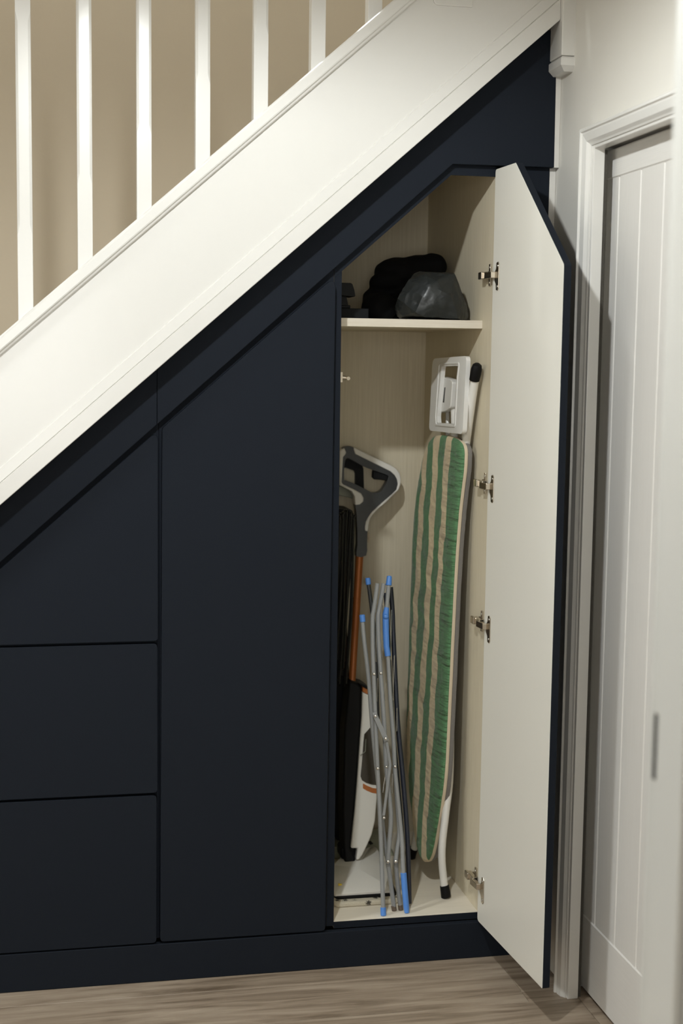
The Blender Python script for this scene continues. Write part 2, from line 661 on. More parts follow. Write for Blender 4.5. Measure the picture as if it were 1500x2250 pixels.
def casing(path):
    """path: two ends, each giving the point for distance d: fn(d) -> (y,z)"""
    bm = bmesh.new()
    ends = []
    for fn in path:
        ends.append([bm.verts.new((x, *fn(d))) for d, x in prof])
    a, b = ends
    for i in range(len(prof)):
        j = (i + 1) % len(prof)
        bm.faces.new((a[i], a[j], b[j], b[i]))
    bm.faces.new(a)
    bm.faces.new(b[::-1])
    return bm


FY = -1.08
emit('casing_leg', casing([lambda d: (CY - d, 0.0), lambda d: (CY - d, CZ - d)]), 'white_gloss', t1)
emit('casing_head', casing([lambda d: (CY - d, CZ - d), lambda d: (FY + d, CZ - d)]), 'white_gloss', t1)
emit('casing_leg', casing([lambda d: (FY + d, CZ - d), lambda d: (FY + d, 0.0)]), 'white_gloss', t1)
box('lining', 1.171, 1.197, -0.262, -0.236, 0, 1.985, 'white_gloss', t1, bevel=0.0015)
box('lining', 1.2045, 1.30, -0.1985, -0.1885, 0, 1.985, 'white_gloss', t1)
box('brush_seal', 1.1972, 1.2035, -0.2605, -0.2365, 0.004, 1.955, 'seal', t1)
box('head_lining', 1.171, 1.197, -1.05, -0.262, 1.957, 1.985, 'white_gloss', t1, bevel=0.0015)
box('head_lining', 1.197, 1.30, -1.05, -0.1985, 1.968, 1.985, 'white_gloss', t1)
box('lining', 1.171, 1.30, -1.055, -1.03, 0, 1.985, 'white_gloss', t1, bevel=0.0015)

d1 = tag(thing('door_1', (1.24, -0.64, 0.006)), kind='structure')
box('leaf', 1.231, 1.262, -1.022, -0.203, 0.006, 1.962, 'door_grain', d1)
gy = [-0.204, -0.278, -0.396, -0.514, -0.632, -0.750, -0.868, -0.925]
for a, b_ in zip(gy[:-1], gy[1:]):
    box('plank', 1.2262, 1.232, b_ + 0.0006, a - 0.0006, 0.18, 1.90, 'door_grain', d1, bevel=0.0042, seg=1)
box('bottom_rail', 1.2235, 1.232, -1.021, -0.204, 0.006, 0.185, 'door_grain_h', d1, bevel=0.004, seg=1)
box('top_rail', 1.2235, 1.232, -1.021, -0.204, 1.895, 1.961, 'door_grain_h', d1, bevel=0.004, seg=1)
box('stile', 1.2235, 1.232, -1.021, -0.925, 0.185, 1.895, 'door_grain', d1, bevel=0.004, seg=1)

# ------------------------------------------------------------------ staircase
SL = 0.8785                 # rise per run
Z0 = 1.2598                 # underside of the string at x = 0
st = thing('staircase', (0.3, -0.05, 1.16), 'white painted staircase side with square spindles rising above the navy cupboards', 'staircase')


def along(profile, x0, x1, name, mat, plumb1=True, bevel=0.0, parent=st):
    """sweep a (y, dz) profile up the pitch; dz measured plumb"""
    bm = bmesh.new()
    a = [bm.verts.new((x0, y, Z0 + SL * x0 + dz)) for y, dz in profile]
    b = [bm.verts.new((x1, y, Z0 + SL * x1 + dz)) for y, dz in profile]
    for i in range(len(profile)):
        j = (i + 1) % len(profile)
        bm.faces.new((a[i], a[j], b[j], b[i]))
    bm.faces.new(a)
    bm.faces.new(b[::-1])
    return emit(name, bm, mat, parent, bevel)


along([(-0.028, 0.012), (-0.060, 0.012), (-0.060, 0.345), (-0.028, 0.345)], -1.2, 1.1545, 'string_board', 'white_gloss')
along([(-0.058, 0.0), (-0.0665, 0.0), (-0.0675, 0.0015), (-0.0675, 0.0465), (-0.0655, 0.0480), (-0.0640, 0.0485), (-0.0655, 0.0495),
       (-0.0660, 0.0505), (-0.0635, 0.0800), (-0.0600, 0.0825), (-0.058, 0.0825)], -1.2, 1.1545, 'string_moulding', 'white_gloss')
along([(-0.012, 0.345), (-0.012, 0.366), (-0.014, 0.3675), (-0.074, 0.3675), (-0.0775, 0.364), (-0.0785, 0.360), (-0.0785, 0.338),
       (-0.0770, 0.3345), (-0.0735, 0.3335), (-0.0720, 0.331), (-0.0705, 0.327), (-0.066, 0.3245), (-0.058, 0.3245), (-0.058, 0.345)],
      -1.2, 1.1545, 'base_rail', 'white_gloss')
along([(-0.020, 1.235), (-0.016, 1.25), (-0.016, 1.27), (-0.022, 1.29), (-0.045, 1.30), (-0.068, 1.29), (-0.074, 1.27), (-0.074, 1.25), (-0.07, 1.235)],
      -1.2, 1.1545, 'handrail', 'white_gloss')


def baluster(xc, zb, ztop):
    yc = -0.047
    h = 0.0162
    ch = 0.0055
    bm = bmesh.new()
    zc0, zc1 = zb + 0.172, zb + 0.645
    levels = [(zb, 0), (zc0, 0), (zc0 + 0.022, ch), (zc1 - 0.022, ch), (zc1, 0), (ztop, 0)]
    rings = []
    for z, c in levels:
        c = max(c, 0.0006)
        pts = [(-h + c, -h), (h - c, -h), (h, -h + c), (h, h - c), (h - c, h), (-h + c, h), (-h, h - c), (-h, -h + c)]
        rings.append([bm.verts.new((xc + p, yc + q, z + (SL * p if z in (zb, ztop) else 0))) for p, q in pts])
    for a, b in zip(rings[:-1], rings[1:]):
        for k in range(8):
            bm.faces.new((a[k], a[(k + 1) % 8], b[(k + 1) % 8], b[k]))
    bm.faces.new(rings[0][::-1])
    bm.faces.new(rings[-1])
    return emit('baluster', bm, 'white_gloss', st)


for k in range(-3, 9):
    xb = -0.0565 + 0.12905 * k
    zb = Z0 + SL * xb + 0.366
    baluster(xb, zb, Z0 + SL * xb + 1.24)

nw = box('newel_post', 1.1552, 1.245, -0.082, -0.0015, 2.192, 3.4, 'white_gloss', st, bevel=0.0025)
bm = bmesh.new()
cx0, cx1, cy0, cy1 = 1.1535, 1.2465, -0.0840, -0.0015
lv = [(2.1905, 0.004), (2.186, 0.0), (2.170, 0.0), (2.158, 0.012)]
rg = []
for z, i in lv:
    rg.append([bm.verts.new(p) for p in ((cx0 + i, cy0 + i, z), (cx1 - i, cy0 + i, z), (cx1 - i, cy1, z), (cx0 + i, cy1, z))])
for a, b in zip(rg[:-1], rg[1:]):
    for k in range(4):
        bm.faces.new((a[k], a[(k + 1) % 4], b[(k + 1) % 4], b[k]))
bm.faces.new(rg[0])
bm.faces.new(rg[-1][::-1])
emit('newel_cap', bm, 'white_gloss', nw)
prism('landing_apron', rounded([(0.853, 2.290), (0.945, 2.290), (0.945, 2.40), (0.853, 2.40)], [0.012, 0, 0, 0]), -0.0665, -0.058, 'white_gloss', st, bevel=0.002)
# the flight itself, hidden behind the string: sloping soffit that closes the cupboards from above
along([(-0.028, 0.10), (0.948, 0.10), (0.948, 0.16), (-0.028, 0.16)], -1.2, 1.185, 'flight', 'wall_white')

# ------------------------------------------------------------------ fitted cupboards: front boards
zi = lambda x: 1.1270 + 0.8865 * x        # lower edge of the sloping infill


def navy_board(name, poly, parent, y0=0.0, y1=0.018, **kw):
    return prism(name, poly, y0, y1, 'navy', parent, bevel=0.0014, **kw)


sl_top = lambda x: Z0 + SL * x + 0.055
t = navy_board('infill_panel', [(-1.13, zi(-1.13)), (0.2332, zi(0.2332)), (0.2332, sl_top(0.2332)), (-1.13, sl_top(-1.13))], None, origin=(-0.25, 0, 0.9))
tag(t, 'navy sloping infill board under the stair string, above the drawers', 'infill panel')
t = navy_board('infill_panel', [(0.2340, zi(0.2340)), (0.9245, 1.9475), (1.1745, 1.9495), (1.1725, 2.26), (1.13, 2.27), (0.2340, sl_top(0.2340))], None, origin=(0.7, 0, 1.6))
tag(t, 'long navy infill board under the stair string, above both tall cupboards', 'infill panel')
t = box('plinth', -1.13, 1.1745, -0.001, 0.017, 0.0005, 0.0925, 'navy', None, bevel=0.0014, origin=(0.3, 0, 0))
tag(t, 'navy plinth board running along the floor below the cupboards', 'plinth')
bm = bmesh.new()
bm_prism(bm, [(1.1745, 1.9495), (1.1862, 1.9495), (1.1862, 2.25), (1.1725, 2.26)], (), XZ, 0.001, 0.018)
bm_prism(bm, [(1.1700, 0.10), (1.1862, 0.10), (1.1862, 1.9495), (1.1712, 1.9495)], (), XZ, 0.021, 0.035)
t = emit('scribe_strip', bm, 'filler', None, origin=(1.18, 0.01, 0.1))
tag(t, 'thin white filler strip between the navy boards and right wall', 'filler strip')

# drawer cabinet on the left
dc = thing('drawer_cabinet', (-0.05, 0.3, 0.0), 'handleless navy drawer cabinet with a sloping top drawer, left of the cupboards', 'cabinet')
prism('carcass', [(-1.125, 0.10), (0.2385, 0.10), (0.2385, zi(0.2385) - 0.001), (-1.125, zi(-1.125) - 0.001)], 0.0205, 0.60, 'navy', dc)
slope_z = lambda x: 1.1115 + 0.8865 * x
navy_board('drawer_front', rounded([(-0.315, 0.8287), (0.2352, 0.8287), (0.2352, slope_z(0.2352)), (-0.315, slope_z(-0.315))], [0.004, 0.009, 0.012, 0.002]), dc, 0.0, 0.018)
navy_board('drawer_front', rounded([(-0.725, 0.4652), (0.2335, 0.4652), (0.2335, 0.8222), (-0.324, 0.8222)], [0.003, 0.009, 0.009, 0.006]), dc, 0.0, 0.018)
navy_board('drawer_front', rounded([(-1.125, 0.0968), (0.2305, 0.0968), (0.2315, 0.4582), (-0.735, 0.4582)], [0.003, 0.009, 0.009, 0.006]), dc, 0.0, 0.018)

# closed tall cupboard
cc = thing('tall_cupboard', (0.45, 0.3, 0.0), 'closed handleless navy tall cupboard with sloping top, between drawers and open cupboard', 'cupboard')
prism('carcass', [(0.2395, 0.10), (0.6470, 0.10), (0.6470, zi(0.647) - 0.001), (0.2395, zi(0.2395) - 0.001)], 0.0205, 0.60, 'navy', cc)
navy_board('door', rounded([(0.2400, 0.0978), (0.6412, 0.0966), (0.6475, 1.6815), (0.2455, 1.3250)], [0.010, 0.010, 0.014, 0.012]), cc, 0.0, 0.018)

# open tall cupboard
oc = thing('tall_cupboard', (0.86, 0.3, 0.0), 'open navy tall cupboard with cream interior, holding household equipment', 'cupboard')
XL, XR, YF, YB, ZF = 0.666, 1.036, 0.0205, 0.635, 0.111
tl = lambda x: 1.0985 + 0.8865 * x + 0.005   # underside of the sloping top
zt = 1.9245
xk = (zt - tl(0)) / 0.8865
bm = bmesh.new()
bm_box(bm, 0.648, XL, YF, YF + 0.0012, 0.10, tl(XL) + 0.012)
emit('front_edging', bm, 'navy', oc)
box('side_panel', 0.648, XL, YF + 0.0012, YB + 0.018, 0.10, tl(XL) + 0.14, 'laminate', oc)
box('side_panel', XR, XR + 0.018, YF + 0.0012, YB + 0.018, 0.10, zt + 0.14, 'laminate', oc)
box('back_panel', XL, XR, YB, YB + 0.018, 0.10, zt + 0.14, 'laminate', oc)
box('floor_panel', XL, XR, YF + 0.0012, YB, 0.0935, ZF, 'laminate_floor', oc, bevel=0.0004, seg=1)
# sloping and level top panels with navy front edge (a frame seen below the infill)
UP = 0.13
prism('top_panel', [(XL, tl(XL) + UP), (xk, zt + UP), (xk, zt + UP + 0.018), (XL, tl(XL) + UP + 0.018)], YF + 0.02, YB, 'laminate', oc)
prism('top_panel', [(xk, zt + UP), (XR, zt + UP), (XR, zt + UP + 0.018), (xk, zt + UP + 0.018)], YF + 0.02, YB, 'laminate', oc)
prism('front_edging', [(0.648, tl(0.648)), (xk, zt), (XR + 0.018, zt), (XR + 0.018, zt + 0.034), (xk - 0.004, zt + 0.034), (0.648, tl(0.648) + 0.034)], YF - 0.0012, YF + 0.0004, 'navy', oc)
box('front_edging', XL, XR, YF - 0.0012, YF + 0.001, 0.0935, ZF - 0.0015, 'navy', oc)
box('front_filler', XR + 0.001, 1.1700, YF - 0.0012, YF + 0.016, 0.0935, zt + 0.05, 'navy', oc)
sh = box('shelf', XL, XR - 0.0005, 0.0985, YB, 1.5680, 1.5875, 'laminate', oc)
box('shelf_edging', XL, XR - 0.0005, 0.0970, 0.0985, 1.5680, 1.5875, 'shelf_edge', sh)

# the open door, swung a little past square
A = Vector((1.0300, -0.0150, 0))
VD = Vector((0.07254, -0.99737, 0))          # hinge edge -> free edge
ND = Vector((0.99737, 0.07254, 0))           # inner face -> outer face
put_door = lambda s, z, a: tuple(A + VD * s + ND * a + Vector((0, 0, z)))
dpoly = rounded([(-0.0175, 0.0962), (0.3830, 0.0962), (0.3855, 1.6930), (0.1085, 1.9392), (-0.0155, 1.9392)], [0.011, 0.004, 0.012, 0.006, 0.009])
bm = bmesh.new()
bm_prism(bm, dpoly, (), put_door, 0.0, 0.0180, 1, 0)
dr = emit('door', bm, ['navy', 'door_inner'], oc, bevel=0.0012)


def hinge(zc, k):
    hg = None
    # cup flange on the door
    bm = bmesh.new()
    fl_ = [(0.006, -0.032), (0.016, -0.034), (0.021, -0.028), (0.021, 0.028), (0.016, 0.034), (0.006, 0.032), (0.004, 0.018), (-0.004, 0.010), (-0.004, -0.010), (0.004, -0.018)]
    bm_prism(bm, [(s + 0.004, z + zc - 0.004) for s, z in fl_], (), put_door, -0.0022, 0.0)
    hg = emit('hinge', bm, 'nickel', oc, bevel=0.0008)
    # mounting plate on the side panel
    bm = bmesh.new()
    bm_prism(bm, [(y + 0.0, z + zc + 0.003) for y, z in rounded([(0.033, -0.026), (0.045, -0.026), (0.045, -0.010), (0.062, -0.008), (0.062, 0.008), (0.045, 0.010), (0.045, 0.026), (0.033, 0.026)], 0.002)], (), YZ, XR - 0.0035, XR - 0.0001)
    emit('mounting_plate', bm, 'nickel', hg, bevel=0.0006)
    # arm standing off the side panel, then the link across to the door
    box('arm', XR - 0.016, XR - 0.0036, 0.020, 0.072, zc - 0.006, zc + 0.010, 'nickel', hg, bevel=0.0016)
    box('arm_cover', XR - 0.021, XR - 0.013, 0.050, 0.076, zc - 0.007, zc + 0.011, 'nickel', hg, bevel=0.002)
    bm = bmesh.new()
    bm_prism(bm, [(1.0145, 0.0245), (1.0265, 0.0215), (1.0302, -0.0185), (1.0185, -0.0165)], (), XY, zc - 0.0075, zc + 0.0075)
    emit('link', bm, 'nickel', hg, bevel=0.0012)
    for dz in (-0.024, 0.024):
        bm = bmesh.new()
        bm_dome(bm, A + VD * 0.0175 + Vector((0, 0, zc - 0.004 + dz)) - ND * 0.0022, -ND, 0.0034, 0.0014)
        emit('screw', bm, 'steel', hg, smooth=True)
        bm = bmesh.new()
        bm_dome(bm, (XR - 0.0035, 0.039, zc + 0.003 + dz * 0.75), (-1, 0, 0), 0.0034, 0.0016)
        emit('screw', bm, 'steel', hg, smooth=True)
    return hg


for k, zc in enumerate((1.692, 1.188, 0.846, 0.190)):
    hinge(zc, k)

# small fittings inside
bm = bmesh.new()
bm_tube(bm, [(XL, 0.042, 1.4455), (0.678, 0.042, 1.4450), (0.684, 0.042, 1.4440)], [0.0052, 0.0050, 0.0042], 12)
bm_tube(bm, [(0.687, 0.047, 1.4440), (0.687, 0.030, 1.4435)], 0.0045, 14)
bm_box(bm, XL, XL + 0.008, 0.036, 0.050, 1.434, 1.458)
emit('door_catch', bm, 'nickel', oc, smooth=True)
for (x, z, w, h) in ((0.872, 0.863, 0.010, 0.018), (0.8765, 0.985, 0.007, 0.026)):
    bm = bmesh.new()
    bm_box(bm, x - w / 2, x + w / 2, YB - 0.008, YB - 0.0005, z - h / 2, z + h / 2)
    bm_tube(bm, [(x, YB - 0.0085, z - 0.002), (x, YB - 0.012, z - 0.002)], 0.0022, 10)
    emit('shelf_clip', bm, 'hem', oc, bevel=0.0008)

# ------------------------------------------------------------------ ironing board
Un = Vector((-0.09950372, 0.99503719, 0.0))
Vn = Vector((0.03248285, 0.0, 0.99947229))
Nn = -Vector((0.9945121, 0.09945121, -0.03232164))
ib = bpy.data.objects.new('ironing_board', None)
ib.empty_display_size = 0.05
COL.objects.link(ib)
IBM = Matrix((Un, Nn, Vn)).transposed().to_4x4()
IBM.translation = (0.953, 0.13, 0.0)
ib.matrix_world = IBM
tag(ib, 'folded ironing board with green and cream striped cover, standing on its nose end', 'ironing board')
ROOT[ib.name] = Vector((0, 0, 0))
IBI = IBM.inverted()
W2L = lambda p: tuple(IBI @ Vector(p))

outline = [(0.000, 0.445), (0.001, 0.62), (0.003, 0.80), (0.004, 0.95), (0.000, 1.05), (-0.006, 1.12), (-0.014, 1.17), (-0.022, 1.215), (-0.0225, 1.258),
           (-0.010, 1.281), (0.026, 1.2925), (0.080, 1.2975), (0.1436, 1.2965), (0.195, 1.288), (0.232, 1.264), (0.256, 1.235), (0.276, 1.185), (0.294, 1.13), (0.306, 1.03), (0.304, 0.90), (0.297, 0.735),
           (0.291, 0.60), (0.284, 0.48), (0.262, 0.37), (0.222, 0.285), (0.180, 0.212), (0.150, 0.180), (0.118, 0.168), (0.085, 0.176), (0.058, 0.208),
           (0.036, 0.270), (0.016, 0.350)]
ring = [Vector((p[0], p[1])) for p in smooth_loop(outline, 5)]


def inset(loop, d):
    out = []
    n = len(loop)
    for i in range(n):
        t = (loop[(i + 2) % n] - loop[i - 2])
        nn = Vector((-t.y, t.x)).normalized()
        out.append(loop[i] + nn * d)
    return out


area = sum(ring[i].x * ring[(i + 1) % len(ring)].y - ring[(i + 1) % len(ring)].x * ring[i].y for i in range(len(ring)))
sgn = 1 if area > 0 else -1
IB_PUT = lambda u, v, a: (u, a, v)


def board_shell(levels, name, mat, pucker=0.0):
    """levels: (inset, local y); closes the last ring with a filled face"""
    bm = bmesh.new()
    prev = None
    for li, (d, y) in enumerate(levels):
        lp = inset(ring, d * sgn) if d else ring
        rg_ = []
        for i, p in enumerate(lp):
            q = pucker * noise.noise(Vector((p.x * 20, p.y * 90, 3.1)))
            rg_.append(bm.verts.new((p.x, y + q, p.y)))
        if prev:
            for i in range(len(rg_)):
                j = (i + 1) % len(rg_)
                bm.faces.new((prev[i], prev[j], rg_[j], rg_[i]))
        prev = rg_
    cen = []
    bm.faces.new(prev)
    bmesh.ops.triangulate(bm, faces=[f for f in bm.faces if len(f.verts) > 4])
    return emit(name, bm, mat, ib, smooth=True, local=True, sharp=60)


board_shell([(0.004, -0.0085), (0.0, -0.0075), (0.0, -0.0055), (0.003, -0.0025), (0.010, 0.0), (0.022, 0.0014), (0.034, 0.0020)], 'cover', 'stripes', 0.0012)
board_shell([(0.004, -0.0175), (0.0005, -0.0165), (-0.0004, -0.0120), (0.0005, -0.0080), (0.004, -0.0075)], 'cover_hem', 'hem', 0.0006)
board_shell([(0.012, -0.030), (0.004, -0.0295), (0.002, -0.0230), (0.004, -0.0165), (0.01, -0.016)], 'underside', 'felt', 0.0018)

# iron rest
ro = rounded([(0.203, 1.494), (-0.030, 1.5015), (-0.0295, 1.3085), (0.2035, 1.3055)], [0.022, 0.016, 0.016, 0.016], 6)
ri = rounded([(0.135, 1.4745), (0.022, 1.4770), (0.0275, 1.4480), (0.0285, 1.3310), (0.146, 1.3285), (0.151, 1.3450)], 0.006, 4)
prism('iron_rest', ro, -0.0075, 0.004, 'rest_plastic', ib, holes=[ri], put=IB_PUT, bevel=0.003, seg=3, smooth=False, local=True)
rim_o = rounded([(0.160, 1.4830), (0.012, 1.4860), (0.018, 1.4480), (0.019, 1.3225), (0.160, 1.3200), (0.164, 1.345)], 0.009, 4)
prism('iron_rest_rim', rim_o, 0.0035, 0.0060, 'rest_plastic', ib, holes=[rounded([(0.150, 1.4785), (0.019, 1.4812), (0.0245, 1.4480), (0.0255, 1.3275), (0.151, 1.3250), (0.157, 1.345)], 0.007, 4)], put=IB_PUT, bevel=0.001, local=True)
pd = prism('rest_bracket', rounded([(0.185, 1.4500), (0.098, 1.4430), (0.080, 1.4350), (0.086, 1.3700), (0.120, 1.3600), (0.188, 1.3525)], [0.004, 0.006, 0.008, 0.010, 0.006, 0.004], 4), -0.026, -0.006, 'rest_plastic', ib, put=IB_PUT, bevel=0.002, local=True)
prism('slot', [(0.1325, 1.4200), (0.1265, 1.4215), (0.1300, 1.3815), (0.1385, 1.3820)], -0.0062, -0.0056, 'print', pd, put=IB_PUT, local=True)
tube('rest_arm', [W2L(p) for p in ((1.012, 0.245, 1.42), (1.010, 0.225, 1.33), (1.004, 0.205, 1.20))], 0.0095, 'tube_white', ib, local=True)
tube('rest_arm', [W2L(p) for p in ((1.016, 0.315, 1.36), (1.012, 0.295, 1.30), (1.006, 0.285, 1.20))], 0.0055, 'tube_white', ib, local=True)
# leg frames folded against the underside
lp = [(1.0185, 0.073, 1.458), (1.0180, 0.096, 1.41), (1.0180, 0.140, 1.30), (1.0180, 0.195, 1.15), (1.014, 0.26, 0.90), (1.010, 0.33, 0.60)]
lg = tube('leg', [W2L(p) for p in lp], 0.0108, 'tube_white', ib, n=16, curve=4, local=True)
tube('foot_cap', [W2L(p) for p in ((1.0165, 0.0815, 1.442), (1.0172, 0.075, 1.456), (1.0178, 0.069, 1.470), (1.018, 0.066, 1.479), (1.018, 0.0645, 1.4825))], [0.0128, 0.0135, 0.0135, 0.011, 0.006], 'black_plastic', lg, n=18, local=True)
lp = [(0.981, 0.1235, 0.122), (0.9775, 0.127, 0.146), (0.9725, 0.134, 0.205), (0.9745, 0.140, 0.255), (0.9850, 0.150, 0.33), (1.000, 0.170, 0.44), (1.010, 0.22, 0.70)]
lg = tube('leg', [W2L(p) for p in lp], 0.0098, 'tube_white', ib, n=16, curve=5, local=True)
tube('foot_cap', [W2L(p) for p in ((0.9822, 0.1222, 0.1112), (0.9818, 0.1226, 0.1130), (0.9808, 0.1236, 0.1240), (0.9782, 0.1262, 0.1420), (0.9781, 0.1263, 0.1425))], [0.0100, 0.0125, 0.0128, 0.0118, 0.0100], 'black_plastic', lg, n=18, local=True)
lp = [(0.966, 0.418, 0.122), (0.972, 0.408, 0.150), (0.978, 0.39, 0.25), (0.992, 0.36, 0.5)]
lg = tube('leg', [W2L(p) for p in lp], 0.0098, 'tube_white', ib, n=16, curve=4, local=True)
tube('foot_cap', [W2L(p) for p in ((0.9645, 0.4205, 0.1112), (0.9648, 0.420, 0.1130), (0.9662, 0.4175, 0.1240), (0.9705, 0.4105, 0.1420))], [0.0100, 0.0125, 0.0128, 0.0118], 'black_plastic', lg, n=18, local=True)
tube('cross_bar', [W2L((0.9870, 0.152, 0.34)), W2L((0.985, 0.385, 0.30))], 0.006, 'tube_white', ib, local=True)

# ------------------------------------------------------------------ clothes airer
ca = thing('clothes_airer', (0.83, 0.08, ZF), 'folded grey clothes airer with blue end caps, between mop and ironing board', 'clothes airer')
TR = 0.0056


def airer_tube(name, pts, mat='grey_tube', r=TR, curve=4):
    return tube(name, pts, r, mat, ca, n=12, curve=curve)


def sleeve(pts, r=0.0075, parent=None, mat='blue', name='end_cap'):
    return tube(name, pts, r, mat, parent if parent is not None else ca, n=14, bevel=0.0008)


def lerp(a, b, t):
    return tuple(a[i] + (b[i] - a[i]) * t for i in range(3))


T1 = [(0.7661, 0.1939, 0.8326), (0.7687, 0.1864, 0.787), (0.7789, 0.1695, 0.6844), (0.7862, 0.1489, 0.5594), (0.7956, 0.1302, 0.4461), (0.8051, 0.1134, 0.3442), (0.8128, 0.1004, 0.2651), (0.8180, 0.0950, 0.2340)]
a = airer_tube('frame_tube', T1)
sleeve([(0.7652, 0.1957, 0.8435), (0.7653, 0.1955, 0.8420), (0.7669, 0.1925, 0.8250)], [0.0055, 0.0072, 0.0072], a)
T2 = [(0.8049, 0.1985, 0.9225), (0.7991, 0.1917, 0.8886), (0.7921, 0.1844, 0.8525), (0.7895, 0.1812, 0.8367), (0.7876, 0.1671, 0.7669), (0.788, 0.1535, 0.6994), (0.7891, 0.1328, 0.5964), (0.791, 0.1068, 0.4673), (0.7937, 0.0818, 0.3434), (0.795, 0.0486, 0.1787), (0.7953, 0.0370, 0.1200)]
a = airer_tube('frame_tube', T2)
sleeve([(0.7953, 0.0352, 0.1112), (0.7953, 0.0353, 0.1120), (0.7952, 0.0393, 0.1310)], [0.0060, 0.0072, 0.0070], a)
T3 = [(0.8231, 0.2082, 0.9206), (0.8164, 0.2015, 0.8865), (0.8087, 0.1949, 0.8526), (0.8058, 0.1913, 0.8345), (0.8062, 0.1776, 0.7642), (0.809, 0.1646, 0.6975), (0.8139, 0.1423, 0.5836), (0.8169, 0.1193, 0.466), (0.8233, 0.103, 0.3821), (0.8249, 0.0943, 0.3376), (0.8191, 0.0835, 0.2825), (0.8136, 0.0743, 0.2322)]
airer_tube('frame_tube', T3, r=0.0059)
T3b = [(0.8150, 0.0815, 0.238), (0.8218, 0.0726, 0.1797), (0.8275, 0.0634, 0.1295), (0.8285, 0.0625, 0.122)]
a = airer_tube('frame_tube', T3b)
sleeve([(0.8296, 0.0607, 0.1113), (0.8275, 0.0634, 0.1240)], 0.0062, a, 'brown_cap')
T4 = [(0.8377, 0.2097, 0.9283), (0.8301, 0.197, 0.8635), (0.8263, 0.193, 0.8431), (0.8261, 0.1775, 0.7637), (0.8292, 0.1724, 0.7375), (0.8322, 0.1532, 0.6392), (0.8374, 0.1334, 0.5379), (0.8388, 0.1194, 0.4661), (0.843, 0.1006, 0.37), (0.8457, 0.0875, 0.3032), (0.8405, 0.0813, 0.2713), (0.8338, 0.074, 0.2315)]
a = airer_tube('frame_tube', T4)
sleeve([(0.8390, 0.2118, 0.9395), (0.8388, 0.2113, 0.9370), (0.8362, 0.2070, 0.9155)], [0.0050, 0.0066, 0.0078], a)
sleeve([(0.8297, 0.1965, 0.8605), (0.8263, 0.193, 0.8431), (0.8258, 0.1850, 0.80), (0.8261, 0.1775, 0.7637), (0.8290, 0.1726, 0.7390)], [0.0064, 0.0082, 0.0080, 0.0078, 0.0076], a, name='grip_sleeve')
bm = bmesh.new()
bm_dome(bm, (0.8250, 0.1850, 0.8390), (-0.25, -1, 0.2), 0.0070, 0.0060)
emit('knuckle', bm, 'blue', a, smooth=True)
T4b = [(0.8362, 0.0835, 0.235), (0.8403, 0.0735, 0.1746), (0.8455, 0.0642, 0.1232), (0.8460, 0.0636, 0.120)]
a = airer_tube('frame_tube', T4b)
sleeve([(0.8469, 0.0624, 0.1113), (0.8455, 0.0642, 0.1240)], 0.0062, a, 'brown_cap')
T5 = [(0.8391, 0.1142, 0.4487), (0.8453, 0.0947, 0.36), (0.8504, 0.0777, 0.2827), (0.8515, 0.0613, 0.2081), (0.8560, 0.0430, 0.124)]
a = airer_tube('frame_tube', T5)
sleeve([(0.8517, 0.0612, 0.2085), (0.8535, 0.0540, 0.17), (0.8562, 0.0440, 0.124), (0.8570, 0.0405, 0.1113)], [0.0076, 0.0076, 0.0074, 0.0055], a, name='grip_sleeve')
T6 = [(0.8532, 0.2544, 0.9032), (0.856, 0.2412, 0.8397), (0.8563, 0.2281, 0.7764), (0.8603, 0.1854, 0.5708), (0.869, 0.1572, 0.4346), (0.8756, 0.1314, 0.3106), (0.8769, 0.1105, 0.2099), (0.8761, 0.0915, 0.1150)]
airer_tube('rear_tube', T6, 'shaded_tube', 0.0064)
T7 = [(p[0] - 0.006, p[1] + 0.03, p[2] - 0.02) for p in T6[:-1]]
airer_tube('rear_tube', T7, 'shaded_tube', 0.0060)
T0 = [(0.8153, 0.3553, 0.906), (0.8203, 0.3472, 0.8644), (0.8251, 0.3375, 0.8146), (0.8302, 0.3218, 0.7342), (0.8314, 0.2805, 0.5231)]
a = airer_tube('rear_tube', T0, 'dark_plastic')
sleeve([(0.8148, 0.3562, 0.9125), (0.8149, 0.3560, 0.9110), (0.8166, 0.3530, 0.8945)], [0.0054, 0.0070, 0.0070], a)


def flat_bar(name, pts, w, t_):
    """strip of metal facing the front"""
    bm = bmesh.new()
    L, Rr = [], []
    P = [Vector(p) for p in pts]
    for i, p in enumerate(P):
        d = (P[min(i + 1, len(P) - 1)] - P[max(i - 1, 0)]).normalized()
        s = Vector((d.z, 0, -d.x)).normalized() * w / 2
        L.append((p + s, p - s))
    quads = []
    for off in (-t_ / 2, t_ / 2):
        quads.append([(bm.verts.new(a_ + Vector((0, off, 0))), bm.verts.new(b_ + Vector((0, off, 0)))) for a_, b_ in L])
    for q in quads:
        for i in range(len(q) - 1):
            bm.faces.new((q[i][0], q[i + 1][0], q[i + 1][1], q[i][1]))
    for i in range(len(L) - 1):
        for s in (0, 1):
            bm.faces.new((quads[0][i][s], quads[0][i + 1][s], quads[1][i + 1][s], quads[1][i][s]))
    for i in (0, len(L) - 1):
        bm.faces.new((quads[0][i][0], quads[0][i][1], quads[1][i][1], quads[1][i][0]))
    return emit(name, bm, 'grey_tube', ca, bevel=0.0006)


